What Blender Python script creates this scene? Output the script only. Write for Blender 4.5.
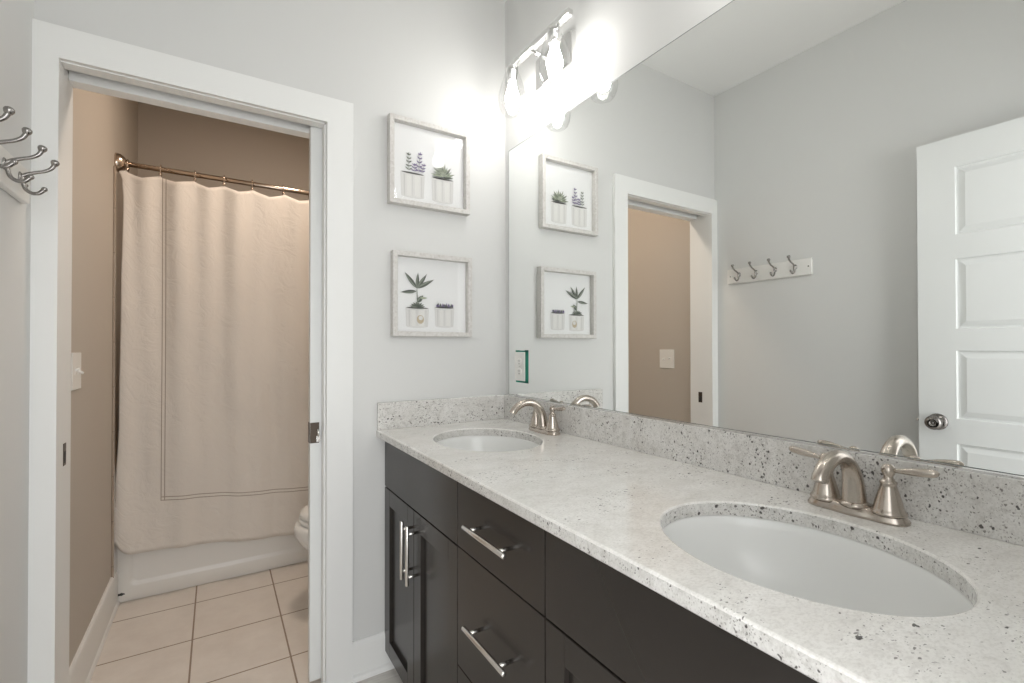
import bpy, bmesh, math, random
from mathutils import Vector, Matrix, noise

# ------------------------------------------------------------------ scene clearing
for o in list(bpy.data.objects):
    bpy.data.objects.remove(o, do_unlink=True)
S = bpy.context.scene
C = S.collection

# ------------------------------------------------------------------ camera (17 mm class wide lens at the entry door)
YAW, PITCH, ROLL = math.radians(32.0425), math.radians(0.4782), math.radians(-0.0671)
FPX = 472.31
cam_d = bpy.data.cameras.new('camera')
cam = bpy.data.objects.new('camera', cam_d)
C.objects.link(cam)
cam_d.sensor_fit = 'HORIZONTAL'
cam_d.sensor_width = 36.0
cam_d.lens = FPX / 1024 * 36.0
cam_d.shift_y = 1.72 / 1024
cam_d.clip_start = 0.02
fwd = Vector((math.sin(YAW) * math.cos(PITCH), math.cos(YAW) * math.cos(PITCH), math.sin(PITCH)))
rt = Vector((math.cos(YAW), -math.sin(YAW), 0))
up = rt.cross(fwd)
r2 = math.cos(ROLL) * rt + math.sin(ROLL) * up
u2 = -math.sin(ROLL) * rt + math.cos(ROLL) * up
m = Matrix(((r2.x, u2.x, -fwd.x), (r2.y, u2.y, -fwd.y), (r2.z, u2.z, -fwd.z))).to_4x4()
m.translation = (-1.084, -1.7852, 1.2142)
cam.matrix_world = m
S.camera = cam

# ------------------------------------------------------------------ world, doorway fill, exposure
W = bpy.data.worlds.new('daylight')
S.world = W
W.use_nodes = True
W.node_tree.nodes['Background'].inputs['Color'].default_value = (0.985, 0.99, 1.0, 1)
W.node_tree.nodes['Background'].inputs['Strength'].default_value = 2.65
S.view_settings.view_transform = 'Standard'
S.view_settings.look = 'None'
S.view_settings.exposure = 0.0
S.view_settings.gamma = 1.0
S.view_settings.use_curve_mapping = False
S.cycles.max_bounces = 12
S.cycles.diffuse_bounces = 6
S.cycles.glossy_bounces = 6
S.cycles.transparent_max_bounces = 16
S.cycles.sample_clamp_indirect = 6.0


def lamp(name, kind, loc, power, color, aim=None, **kw):
    d = bpy.data.lights.new(name, kind)
    d.energy = power
    d.color = color
    for k, v in kw.items():
        setattr(d, k, v)
    o = bpy.data.objects.new(name, d)
    C.objects.link(o)
    o.location = loc
    if aim is not None:
        o.rotation_euler = (Vector(aim) - Vector(loc)).to_track_quat('-Z', 'Y').to_euler()
    return o


# added fill panel, out of view, shining in through the open entry doorway
lamp('doorway_fill', 'AREA', (-1.03, -3.3, 1.55), 42, (0.985, 0.99, 1.0), (-0.9, 0, 1.3),
     shape='RECTANGLE', size=2.6, size_y=2.2)
BULB_EMIT = 47.0
GLOBE_EMIT = 76.0

# ------------------------------------------------------------------ measures (metres)
XL, ZC = -1.510, 2.7486            # left wall, ceiling
ZT, CT, XC, TS, ZS = 0.9034, 0.0273, -0.5718, 0.0196, 1.0055   # counter
XF = -0.5404                        # cabinet fronts
XLI, XI, XO, ZHI, ZHO, CAS, JD = -1.4565, -0.752, -0.6613, 2.0179, 2.1071, 0.0173, 0.138
XB, YFAR, YT = -1.488, 1.80, 1.124  # toilet room
YEND = -1.82
G1, G2 = -0.643, -1.037             # cabinet unit seams


# ------------------------------------------------------------------ materials
def mat(name, color, rough=0.5, metal=0.0, spec=0.5, coat=0.0):
    m = bpy.data.materials.new(name)
    m.use_nodes = True
    b = m.node_tree.nodes['Principled BSDF']
    b.inputs['Base Color'].default_value = (*color, 1)
    b.inputs['Roughness'].default_value = rough
    b.inputs['Metallic'].default_value = metal
    b.inputs['Specular IOR Level'].default_value = spec
    b.inputs['Coat Weight'].default_value = coat
    return m


class NT:
    def __init__(self, m):
        self.t = m.node_tree
        self.b = self.t.nodes['Principled BSDF']

    def n(self, kind, **kw):
        nd = self.t.nodes.new('ShaderNode' + kind)
        for k, v in kw.items():
            if k.startswith('i_'):
                nd.inputs[k[2:].replace('_', ' ')].default_value = v
            else:
                setattr(nd, k, v)
        return nd

    def l(self, a, b):
        self.t.links.new(a, b)

    def math(self, op, a, b=None, c=None, clamp=False):
        nd = self.t.nodes.new('ShaderNodeMath')
        nd.operation = op
        nd.use_clamp = clamp
        for i, v in enumerate((a, b, c)):
            if v is None:
                continue
            if isinstance(v, (int, float)):
                nd.inputs[i].default_value = v
            else:
                self.l(v, nd.inputs[i])
        return nd.outputs[0]

    def mix(self, f, a, b):
        nd = self.t.nodes.new('ShaderNodeMix')
        nd.data_type = 'RGBA'
        for i, v in ((0, f), (6, a), (7, b)):
            if isinstance(v, (int, float)):
                nd.inputs[i].default_value = v
            elif isinstance(v, tuple):
                nd.inputs[i].default_value = (*v, 1)
            else:
                self.l(v, nd.inputs[i])
        return nd.outputs[2]

    def ramp(self, f, pts):
        nd = self.t.nodes.new('ShaderNodeValToRGB')
        e = nd.color_ramp.elements
        while len(e) < len(pts):
            e.new(0.5)
        for el, (p, c) in zip(e, pts):
            el.position = p
            el.color = (c, c, c, 1) if isinstance(c, (int, float)) else (*c, 1)
        self.l(f, nd.inputs[0])
        return nd.outputs[0]

    def coord(self, which='Object'):
        return self.n('TexCoord').outputs[which]

    def bump(self, h, strength, dist=0.001):
        nd = self.n('Bump')
        nd.inputs['Strength'].default_value = strength
        nd.inputs['Distance'].default_value = dist
        self.l(h, nd.inputs['Height'])
        self.l(nd.outputs[0], self.b.inputs['Normal'])


def paint(name, color, rough=0.6):
    m = mat(name, color, rough, spec=0.35)
    t = NT(m)
    nz = t.n('TexNoise', i_Scale=260.0, i_Detail=2.0)
    t.l(t.coord(), nz.inputs['Vector'])
    t.bump(nz.outputs[0], 0.12, 0.0006)
    return m


M_WALL = paint('wall_paint_grey', (0.655, 0.658, 0.645))
M_BWALL = paint('wall_paint_taupe', (0.51, 0.462, 0.405))
M_CEIL = paint('ceiling_paint', (0.80, 0.80, 0.785), 0.8)
M_TRIM = mat('trim_white', (0.80, 0.805, 0.79), 0.35)
M_DOOR = mat('door_white', (0.74, 0.755, 0.745), 0.35)
M_SLOT = mat('track_dark', (0.12, 0.11, 0.10), 0.6)
M_CAB = mat('espresso_lacquer', (0.026, 0.022, 0.019), 0.25, spec=0.5)
M_CABIN = mat('cabinet_inside', (0.012, 0.010, 0.009), 0.7)
M_NICKEL = mat('brushed_nickel', (0.54, 0.485, 0.43), 0.24, 1.0)
M_STEEL = mat('satin_steel', (0.80, 0.78, 0.75), 0.24, 1.0)
M_HOOKM = mat('pewter_hook', (0.33, 0.315, 0.30), 0.26, 1.0)
M_KNOB = mat('dark_nickel_knob', (0.24, 0.225, 0.215), 0.16, 1.0)
M_BRONZE = mat('bronze_hardware', (0.085, 0.068, 0.055), 0.35, 0.9)
M_CHROME = mat('chrome', (0.82, 0.82, 0.81), 0.08, 1.0)
M_PORC = mat('porcelain', (0.80, 0.805, 0.79), 0.22, spec=0.4)
M_TUB = mat('tub_enamel', (0.76, 0.74, 0.70), 0.32)
M_PLATE = mat('plate_white', (0.80, 0.79, 0.76), 0.4)
M_HOLE = mat('socket_hole', (0.03, 0.03, 0.03), 0.6)
M_TAPE = mat('green_tape', (0.0, 0.20, 0.13), 0.6)
M_BOARD = mat('rail_board_white', (0.78, 0.77, 0.74), 0.45)
M_RINGM = mat('ring_nickel', (0.62, 0.52, 0.43), 0.22, 1.0)

# frame wood, whitewashed
M_FRAME = mat('whitewashed_wood', (0.6, 0.57, 0.53), 0.65)
t = NT(M_FRAME)
mp = t.n('Mapping')
mp.inputs['Scale'].default_value = (60, 60, 60)
t.l(t.coord(), mp.inputs['Vector'])
nz = t.n('TexNoise', i_Scale=2.2, i_Detail=6.0, i_Roughness=0.7)
t.l(mp.outputs[0], nz.inputs['Vector'])
t.l(t.ramp(nz.outputs[0], [(0.3, (0.50, 0.475, 0.445)), (0.55, (0.63, 0.615, 0.59)), (0.75, (0.70, 0.69, 0.67))]), t.b.inputs['Base Color'])

# granite: pale ground with grey clouds, dark flecks gathered in clusters; ground paled for the lit top, darkened for shaded uprights
def granite(name, dens, ground):
    m = mat(name, (0.7, 0.69, 0.66), 0.16, coat=0.25)
    t = NT(m)
    mp = t.n('Mapping')
    mp.inputs['Rotation'].default_value = (0.5, 0.35, 0.6)
    mp.inputs['Scale'].default_value = (0.75, 1.25, 1.0)
    t.l(t.coord(), mp.inputs['Vector'])
    co = mp.outputs[0]
    n1 = t.n('TexNoise', i_Scale=7.0, i_Detail=8.0, i_Roughness=0.62, i_Distortion=1.2)
    t.l(co, n1.inputs['Vector'])
    n2 = t.n('TexNoise', i_Scale=48.0, i_Detail=5.0, i_Roughness=0.7, i_Distortion=0.8)
    t.l(co, n2.inputs['Vector'])
    n3 = t.n('TexNoise', i_Scale=230.0, i_Detail=3.0, i_Roughness=0.6)
    t.l(co, n3.inputs['Vector'])
    k = ground
    def c(*v):
        return tuple(x * k for x in v)
    base = t.mix(t.ramp(n1.outputs[0], [(0.36, 0.0), (0.66, 1.0)]), c(0.80, 0.79, 0.765), c(0.69, 0.675, 0.645))
    base = t.mix(t.ramp(n2.outputs[0], [(0.50, 0.0), (0.70, 0.30 + 0.3 * dens)]), base, c(0.42, 0.40, 0.37))
    base = t.mix(t.ramp(n3.outputs[0], [(0.45, 0.0), (0.75, 0.5)]), base, c(0.46, 0.44, 0.41))
    wob = t.n('TexNoise', i_Scale=120.0, i_Detail=2.0)
    t.l(co, wob.inputs['Vector'])
    vm = t.n('VectorMath', operation='SCALE')
    t.l(wob.outputs['Color'], vm.inputs[0])
    vm.inputs['Scale'].default_value = 0.008
    va = t.n('VectorMath', operation='ADD')
    t.l(co, va.inputs[0])
    t.l(vm.outputs[0], va.inputs[1])
    clu = t.n('TexNoise', i_Scale=8.0, i_Detail=4.0, i_Roughness=0.65)
    t.l(co, clu.inputs['Vector'])

    def flecks(scale, rmax, thr, off):
        v = t.n('TexVoronoi', i_Scale=scale)
        ad = t.n('VectorMath', operation='ADD')
        t.l(va.outputs[0], ad.inputs[0])
        ad.inputs[1].default_value = (off, off * 1.7, off * 0.3)
        t.l(ad.outputs[0], v.inputs['Vector'])
        sep = t.n('SeparateColor')
        t.l(v.outputs['Color'], sep.inputs[0])
        size = t.math('MULTIPLY', t.math('POWER', sep.outputs[0], 1.8), rmax)
        gate = t.math('GREATER_THAN', t.math('MULTIPLY_ADD', sep.outputs[1], 0.30, clu.outputs[0]), thr)
        size = t.math('MULTIPLY', size, gate)
        d = t.math('SUBTRACT', size, v.outputs['Distance'])
        return t.math('MULTIPLY', t.math('MULTIPLY_ADD', d, 9.0, 0.1, clamp=True), t.math('GREATER_THAN', size, 0.02))

    f1 = flecks(125.0, 0.50, 0.825 - 0.135 * dens, 0.0)
    f2 = flecks(210.0, 0.55, 0.80 - 0.15 * dens, 3.1)
    f3 = flecks(350.0, 0.55, 0.77 - 0.23 * dens, 7.7)
    base = t.mix(t.math('MULTIPLY', f3, 0.6), base, (0.24, 0.225, 0.205))
    base = t.mix(t.math('MULTIPLY', f2, 0.75), base, (0.11, 0.10, 0.092))
    base = t.mix(t.math('MULTIPLY', f1, 0.9), base, (0.035, 0.030, 0.028))
    t.l(base, t.b.inputs['Base Color'])
    return m


M_GRAN = granite('speckled_granite_lit', 0.0, 1.14)
M_GRAN2 = granite('speckled_granite_dense_shaded', 1.0, 0.93)

# mirror
M_MIRROR = bpy.data.materials.new('mirror_glass')
M_MIRROR.use_nodes = True
nt = M_MIRROR.node_tree
nt.nodes.remove(nt.nodes['Principled BSDF'])
gl = nt.nodes.new('ShaderNodeBsdfGlossy')
gl.inputs['Color'].default_value = (0.95, 0.965, 0.955, 1)
gl.inputs['Roughness'].default_value = 0.0
nt.links.new(gl.outputs[0], nt.nodes['Material Output'].inputs[0])
M_MEDGE = mat('mirror_edge', (0.20, 0.22, 0.21), 0.3)


def thin_glass(name, fac_scale, base, tint=(1, 1, 1)):
    m = bpy.data.materials.new(name)
    m.use_nodes = True
    nt = m.node_tree
    nt.nodes.remove(nt.nodes['Principled BSDF'])
    tr = nt.nodes.new('ShaderNodeBsdfTransparent')
    tr.inputs[0].default_value = (*tint, 1)
    g = nt.nodes.new('ShaderNodeBsdfGlossy')
    g.inputs['Roughness'].default_value = 0.02
    lw = nt.nodes.new('ShaderNodeLayerWeight')
    lw.inputs['Blend'].default_value = 0.35
    mu = nt.nodes.new('ShaderNodeMath')
    mu.operation = 'MULTIPLY_ADD'
    mu.inputs[1].default_value = fac_scale
    mu.inputs[2].default_value = base
    nt.links.new(lw.outputs['Facing'], mu.inputs[0])
    mx = nt.nodes.new('ShaderNodeMixShader')
    nt.links.new(mu.outputs[0], mx.inputs[0])
    nt.links.new(tr.outputs[0], mx.inputs[1])
    nt.links.new(g.outputs[0], mx.inputs[2])
    nt.links.new(mx.outputs[0], nt.nodes['Material Output'].inputs[0])
    return m


M_GLASS = thin_glass('clear_shade_glass', 0.5, 0.02, (0.97, 0.97, 0.97))
M_PANE = thin_glass('picture_glass', 0.03, 0.006, (0.98, 0.98, 0.98))

M_BULB = bpy.data.materials.new('bulb_glow')
M_BULB.use_nodes = True
b = M_BULB.node_tree.nodes['Principled BSDF']
b.inputs['Base Color'].default_value = (1, 1, 1, 1)
b.inputs['Emission Color'].default_value = (1.0, 0.975, 0.945, 1)
b.inputs['Emission Strength'].default_value = BULB_EMIT
M_DLENS = bpy.data.materials.new('globe_glow')
M_DLENS.use_nodes = True
b = M_DLENS.node_tree.nodes['Principled BSDF']
b.inputs['Emission Color'].default_value = (1.0, 0.84, 0.70, 1)
b.inputs['Emission Strength'].default_value = GLOBE_EMIT

# floor tile of the toilet room: 33 cm squares, beige, brown grout
M_TILE = mat('beige_floor_tile', (0.6, 0.5, 0.42), 0.32)
t = NT(M_TILE)
co = t.coord()
sx = t.n('SeparateXYZ')
t.l(co, sx.inputs[0])


def tri(o, off, per):
    f = t.math('DIVIDE', t.math('SUBTRACT', o, off), per)
    return f, t.math('MULTIPLY', t.math('PINGPONG', f, 0.5), per)


fx, dx = tri(sx.outputs[0], -1.1644, 0.3325)
fy, dy = tri(sx.outputs[1], 0.5923, 0.3338)
grout = t.math('LESS_THAN', t.math('MINIMUM', dx, dy), 0.0032)
cell = t.n('CombineXYZ')
t.l(t.math('FLOOR', fx), cell.inputs[0])
t.l(t.math('FLOOR', fy), cell.inputs[1])
wn = t.n('TexWhiteNoise')
t.l(cell.outputs[0], wn.inputs['Vector'])
nz = t.n('TexNoise', i_Scale=9.0, i_Detail=6.0, i_Roughness=0.65)
t.l(co, nz.inputs['Vector'])
tc = t.mix(t.ramp(nz.outputs[0], [(0.3, 0.0), (0.7, 1.0)]), (0.66, 0.605, 0.55), (0.75, 0.70, 0.645))
tc = t.mix(t.math('MULTIPLY', wn.outputs[0], 0.25), tc, (0.72, 0.66, 0.60))
t.l(t.mix(grout, tc, (0.30, 0.235, 0.18)), t.b.inputs['Base Color'])
t.l(t.math('MULTIPLY_ADD', grout, 0.5, 0.32), t.b.inputs['Roughness'])
t.bump(t.math('SUBTRACT', 1.0, grout), 0.5, 0.0015)

# grey wood-look plank floor of the vanity room
M_PLANK = mat('grey_plank_floor', (0.6, 0.58, 0.55), 0.4)
t = NT(M_PLANK)
mp = t.n('Mapping')
mp.inputs['Scale'].default_value = (2.2, 26, 1)
t.l(t.coord(), mp.inputs['Vector'])
nz = t.n('TexNoise', i_Scale=2.0, i_Detail=6.0, i_Roughness=0.6)
t.l(mp.outputs[0], nz.inputs['Vector'])
t.l(t.ramp(nz.outputs[0], [(0.3, (0.50, 0.47, 0.43)), (0.7, (0.72, 0.70, 0.66))]), t.b.inputs['Base Color'])

# wall tile round the tub
M_WTILE = mat('wall_tile', (0.3, 0.2, 0.2), 0.06, spec=0.9, coat=1.0)
t = NT(M_WTILE)
co = t.coord()
sx = t.n('SeparateXYZ')
t.l(co, sx.inputs[0])
fz, dz = tri(sx.outputs[2], 0.215, 0.205)
gz = t.math('LESS_THAN', dz, 0.002)
t.l(t.mix(gz, (0.33, 0.265, 0.205), (0.24, 0.19, 0.145)), t.b.inputs['Base Color'])

# curtain linen; hem-stitch rectangle from the cloth's own UVs
M_CURT = mat('cream_linen', (0.70, 0.63, 0.54), 0.85, spec=0.2)
t = NT(M_CURT)
uv = t.n('UVMap').outputs[0]
su = t.n('SeparateXYZ')
t.l(uv, su.inputs[0])
U, V = su.outputs[0], su.outputs[1]          # metres from the left edge and from the bottom hem


def band(a, c, w):
    return t.math('LESS_THAN', t.math('ABSOLUTE', t.math('SUBTRACT', a, c)), w)


inside_u = t.math('GREATER_THAN', U, 0.158)
inside_v = t.math('GREATER_THAN', V, 0.234)
line = None
for k in (0.160, 0.174):
    a = t.math('MULTIPLY', band(U, k, 0.0019), inside_v)
    line = a if line is None else t.math('MAXIMUM', line, a)
for k in (0.236, 0.252):
    line = t.math('MAXIMUM', line, t.math('MULTIPLY', band(V, k, 0.0021), inside_u))
nz = t.n('TexNoise', i_Scale=420.0, i_Detail=2.0)
t.l(uv, nz.inputs['Vector'])
cl = t.mix(nz.outputs[0], (0.74, 0.69, 0.63), (0.82, 0.775, 0.715))
t.l(t.mix(t.math('MULTIPLY', line, 0.75), cl, (0.24, 0.17, 0.115)), t.b.inputs['Base Color'])
wr = t.n('TexNoise', i_Scale=14.0, i_Detail=4.0, i_Roughness=0.6, i_Distortion=1.0)
t.l(uv, wr.inputs['Vector'])
t.bump(wr.outputs[0], 0.5, 0.012)
t.b.inputs['Sheen Weight'].default_value = 0.15
tr = t.n('BsdfTranslucent')
tr.inputs['Color'].default_value = (0.70, 0.58, 0.46, 1)
mx = t.n('MixShader')
mx.inputs[0].default_value = 0.15
t.l(t.b.outputs[0], mx.inputs[1])
t.l(tr.outputs[0], mx.inputs[2])
t.l(mx.outputs[0], t.t.nodes['Material Output'].inputs[0])

# print inks
M_PAPER = mat('print_paper', (0.82, 0.825, 0.82), 0.7)
M_POT = mat('ink_pot', (0.71, 0.705, 0.685), 0.8)
M_POTD = mat('ink_pot_shade', (0.60, 0.595, 0.575), 0.8)
M_POTL = mat('ink_pot_light', (0.76, 0.755, 0.73), 0.8)
M_SOIL = mat('ink_soil', (0.10, 0.095, 0.09), 0.8)
M_LEAF = mat('ink_leaf_green', (0.40, 0.44, 0.33), 0.8)
M_LEAFD = mat('ink_leaf_dark', (0.105, 0.12, 0.10), 0.8)
M_LEAFM = mat('ink_leaf_mid', (0.25, 0.275, 0.23), 0.8)
M_LAV = mat('ink_lavender', (0.19, 0.15, 0.28), 0.8)
M_TAN = mat('ink_tan', (0.52, 0.44, 0.31), 0.8)


# ------------------------------------------------------------------ mesh builder
class MB:
    def __init__(self):
        self.bm = bmesh.new()

    def box(self, x0, x1, y0, y1, z0, z1, bev=0.0, seg=2, mi=0, smooth=False):
        bm = bmesh.new()
        bmesh.ops.create_cube(bm, size=1)
        for v in bm.verts:
            v.co = Vector(((x0 + x1) / 2 + v.co.x * abs(x1 - x0), (y0 + y1) / 2 + v.co.y * abs(y1 - y0), (z0 + z1) / 2 + v.co.z * abs(z1 - z0)))
        if bev:
            bmesh.ops.bevel(bm, geom=bm.edges[:], offset=bev, segments=seg, profile=0.6, affect='EDGES')
        self._join(bm, mi, smooth)
        return self

    def _join(self, bm, mi=0, smooth=False):
        bmesh.ops.recalc_face_normals(bm, faces=bm.faces[:])
        me = bpy.data.meshes.new('tmp')
        bm.to_mesh(me)
        bm.free()
        n0 = len(self.bm.faces)
        self.bm.from_mesh(me)
        bpy.data.meshes.remove(me)
        self.bm.faces.ensure_lookup_table()
        for f in self.bm.faces[n0:]:
            f.material_index = mi
            f.smooth = smooth

    def loft(self, loops, cap0=True, cap1=True, closed=True, mi=0, smooth=True):
        bm = bmesh.new()
        L = [[bm.verts.new(p) for p in lp] for lp in loops]
        for a, b in zip(L, L[1:]):
            n = len(a)
            for i in range(n if closed else n - 1):
                j = (i + 1) % n
                try:
                    bm.faces.new((a[i], a[j], b[j], b[i]))
                except ValueError:
                    pass
        if cap0:
            bm.faces.new(L[0])
        if cap1:
            bm.faces.new(list(reversed(L[-1])))
        self._join(bm, mi, smooth)
        return self

    def lathe(self, prof, origin=(0, 0, 0), axis=(0, 0, 1), n=28, mi=0, smooth=True, sx=1.0, sy=1.0, cap0=True, cap1=True):
        """prof: (radius, height along axis)"""
        ax = Vector(axis).normalized()
        q = Vector((0, 0, 1)).rotation_difference(ax)
        O = Vector(origin)
        loops = []
        for r, h in prof:
            r = max(r, 1e-5)
            loops.append([O + q @ Vector((r * sx * math.cos(2 * math.pi * i / n), r * sy * math.sin(2 * math.pi * i / n), h)) for i in range(n)])
        return self.loft(loops, cap0, cap1, True, mi, smooth)

    def tube(self, pts, radii, n=14, mi=0, flat=1.0):
        """swept tube through pts; radii per point"""
        P = [Vector(p) for p in pts]
        if isinstance(radii, (int, float)):
            radii = [radii] * len(P)
        loops = []
        T0 = (P[1] - P[0]).normalized()
        ref = Vector((0, 1, 0)) if abs(T0.y) < 0.8 else Vector((1, 0, 0))
        N = (ref - T0 * ref.dot(T0)).normalized()
        for i, p in enumerate(P):
            T = (P[min(i + 1, len(P) - 1)] - P[max(i - 1, 0)]).normalized()
            N = (N - T * N.dot(T)).normalized()
            B = T.cross(N)
            r = radii[i]
            loops.append([p + N * (r * math.cos(a)) + B * (r * flat * math.sin(a)) for a in (2 * math.pi * k / n for k in range(n))])
        return self.loft(loops, True, True, True, mi, True)

    def ball(self, c, r, mi=0, sz=(1, 1, 1), u=16, v=10):
        bm = bmesh.new()
        bmesh.ops.create_uvsphere(bm, u_segments=u, v_segments=v, radius=r)
        for w in bm.verts:
            w.co = Vector(c) + Vector((w.co.x * sz[0], w.co.y * sz[1], w.co.z * sz[2]))
        self._join(bm, mi, True)
        return self

    def torus(self, c, R, r, axis, n=24, k=8, mi=0):
        ax = Vector(axis).normalized()
        q = Vector((0, 0, 1)).rotation_difference(ax)
        bm = bmesh.new()
        L = []
        for i in range(n):
            a = 2 * math.pi * i / n
            L.append([bm.verts.new(Vector(c) + q @ Vector(((R + r * math.cos(b)) * math.cos(a), (R + r * math.cos(b)) * math.sin(a), r * math.sin(b)))) for b in (2 * math.pi * j / k for j in range(k))])
        for i in range(n):
            A, B = L[i], L[(i + 1) % n]
            for j in range(k):
                bm.faces.new((A[j], A[(j + 1) % k], B[(j + 1) % k], B[j]))
        self._join(bm, mi, True)
        return self

    def poly(self, pts, mi=0):
        vs = [self.bm.verts.new(p) for p in pts]
        f = self.bm.faces.new(vs)
        f.material_index = mi
        return self

    def build(self, name, mats, parent=None):
        me = bpy.data.meshes.new(name)
        self.bm.to_mesh(me)
        self.bm.free()
        for mm in (mats if isinstance(mats, (list, tuple)) else [mats]):
            me.materials.append(mm)
        o = bpy.data.objects.new(name, me)
        C.objects.link(o)
        if parent is not None:
            o.parent = parent
            o.matrix_parent_inverse = Matrix.Translation(-parent.location)
        return o


def thing(name, label, cat, loc, group=None):
    o = bpy.data.objects.new(name, None)
    o.empty_display_size = 0.05
    C.objects.link(o)
    o.location = loc
    return tag(o, label, cat, group)


def tag(o, label, cat, group=None):
    o['label'] = label
    o['category'] = cat
    if group:
        o['group'] = group
    return o


def structure(o, label=None):
    o['kind'] = 'structure'
    if label:
        o['label'] = label
    return o


def smoothstep(a, b, x):
    x = max(0.0, min(1.0, (x - a) / (b - a)))
    return x * x * (3 - 2 * x)


def spline(pts, n=8):
    """Catmull-Rom through pts"""
    P = [Vector(p) for p in pts]
    out = []
    for i in range(len(P) - 1):
        p0, p1, p2, p3 = P[max(i - 1, 0)], P[i], P[i + 1], P[min(i + 2, len(P) - 1)]
        for k in range(n):
            s = k / n
            out.append(0.5 * ((2 * p1) + (p2 - p0) * s + (2 * p0 - 5 * p1 + 4 * p2 - p3) * s * s + (3 * p1 - p0 - 3 * p2 + p3) * s ** 3))
    out.append(P[-1])
    return out


# ================================================================== THE SETTING
# floors
structure(MB().box(XL - 0.1, 0.1, -4.2, 0.0, -0.05, 0.0).build('floor', M_PLANK))
structure(MB().box(XB - 0.12, 0.1, 0.0, YFAR + 0.1, -0.05, 0.0).build('floor_toilet_room', M_TILE))
# ceilings
structure(MB().box(XL - 0.1, 0.1, YEND - 0.12, JD, ZC, ZC + 0.08).build('ceiling', M_CEIL))
structure(MB().box(XB - 0.12, 0.1, JD, YFAR + 0.1, ZC, ZC + 0.08).build('ceiling_toilet_room', M_BWALL))
# wall with the pocket door: front skin grey, rear skin taupe, hollow where the door slides
w = MB()
w.box(XL, XLI - 0.004, 0, JD, 0, ZC)
w.box(XLI - 0.004, XI - 0.002, 0, JD, ZHI + 0.040, ZC)
w.box(XI - 0.002, 0, 0, 0.038, 0, ZC)
w.box(XI - 0.002, 0, 0.092, JD, 0, ZC)
for f in w.bm.faces:
    if f.calc_center_median().y > JD - 0.001:
        f.material_index = 1
structure(w.build('wall_back', [M_WALL, M_BWALL]))
structure(MB().box(XL - 0.1, XL, YEND - 0.12, JD, 0, ZC).build('wall_left', M_WALL))
structure(MB().box(0, 0.1, YEND - 0.12, JD, 0, ZC).build('wall_right', M_WALL))
w = MB()
w.box(XL, -1.462, YEND - 0.12, YEND, 0, ZC)
w.box(-0.63, 0, YEND - 0.12, YEND, 0, ZC)
w.box(-1.462, -0.63, YEND - 0.12, YEND, 2.07, ZC)
structure(w.build('wall_front', M_WALL))
structure(MB().box(XB - 0.12, XB, JD, YFAR + 0.1, 0, ZC).build('wall_toilet_room_left', M_BWALL))
structure(MB().box(0, 0.1, JD, YFAR + 0.1, 0, ZC).build('wall_toilet_room_right', M_BWALL))
structure(MB().box(XB, 0, YFAR, YFAR + 0.1, 0, ZC).build('wall_toilet_room_far', M_BWALL))
# tile surround of the tub on the side wall
structure(MB().box(XB, XB + 0.010, 1.015, YFAR, 0.10, 2.05, 0.003).build('trim_1', M_WTILE))

# casing round the pocket door opening, mitred head
w = MB()


def casing_board(pts, y0, y1):
    w.loft([[Vector((x, y0, z)) for x, z in pts], [Vector((x, y0 + 0.0035, z)) for x, z in pts], [Vector((x, y1, z)) for x, z in pts]], smooth=False)


casing_board([(XL, 0), (XLI, 0), (XLI, ZHI), (XL, ZHI + (XLI - XL))], -CAS, 0)
casing_board([(XI, 0), (XO, 0), (XO, ZHO), (XI, ZHI)], -CAS, 0)
casing_board([(XL, ZHI + (XLI - XL)), (XLI, ZHI), (XI, ZHI), (XO, ZHO), (XL, ZHO)], -CAS, 0)
structure(w.build('trim_2', M_TRIM))
# jambs: plain on the strike side, split head with a dark track slot, split on the pocket side
w = MB()
w.box(XLI - 0.004, XLI - 0.0005, 0, JD, 0, ZHI + 0.005, 0)
w.box(XLI - 0.0005, XI - 0.006, 0, 0.042, ZHI - 0.003, ZHI + 0.040, 0.0015)
w.box(XLI - 0.0005, XI - 0.006, 0.088, JD, ZHI - 0.012, ZHI + 0.040, 0.0015)
w.box(XI - 0.007, XI - 0.002, 0, 0.042, 0, ZHI - 0.004, 0.001)
w.box(XI - 0.007, XI - 0.002, 0.088, JD, 0, ZHI - 0.004, 0.001)
w.box(XLI - 0.0005, XI - 0.007, 0.042, 0.088, ZHI + 0.034, ZHI + 0.040, 0, mi=1)
structure(w.build('trim_3', [M_TRIM, M_SLOT]))


def baseboard(name, fn, h, shoe, mat_=M_TRIM):
    """fn(d, z, s): place the profile; d = distance from the wall"""
    w = MB()
    prof = [(0, 0), (shoe, 0), (shoe, 0.008), (shoe * 0.85, 0.016), (0.0125, 0.021), (0.0120, h - 0.017), (0.010, h - 0.006), (0.006, h), (0, h)]
    w.loft([[fn(d, z, s) for d, z in prof] for s in (0, 1)], smooth=False)
    return structure(w.build(name, mat_))


baseboard('baseboard_back', lambda d, z, s: Vector(((XO, -0.001)[s], -d, z)), 0.137, 0.026)
baseboard('baseboard_toilet_room', lambda d, z, s: Vector((XB + d, (JD, YT - 0.012)[s], z)), 0.168, 0.019)

# pocket door, almost fully slid into the wall; its leading edge and latch stick out
pd = structure(MB().box(-0.797, -0.012, 0.047, 0.081, 0.012, ZHI + 0.0, 0.002).build('door_1', M_DOOR), 'white pocket door slid into the wall with its leading edge showing')
w = MB()
w.box(-0.7965, -0.766, 0.0445, 0.0475, 0.868, 0.942, 0.001)
w.box(-0.7985, -0.7965, 0.051, 0.077, 0.868, 0.942, 0.0006)
lp = w.build('latch_plate', M_BRONZE, pd)
w = MB()
w.box(-0.776, -0.763, 0.040, 0.0445, 0.872, 0.893, 0.0015)
w.tube([(-0.770, 0.043, 0.892), (-0.770, 0.038, 0.905), (-0.772, 0.043, 0.918)], 0.0035)
w.build('latch_tab', M_STEEL, lp)
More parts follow.
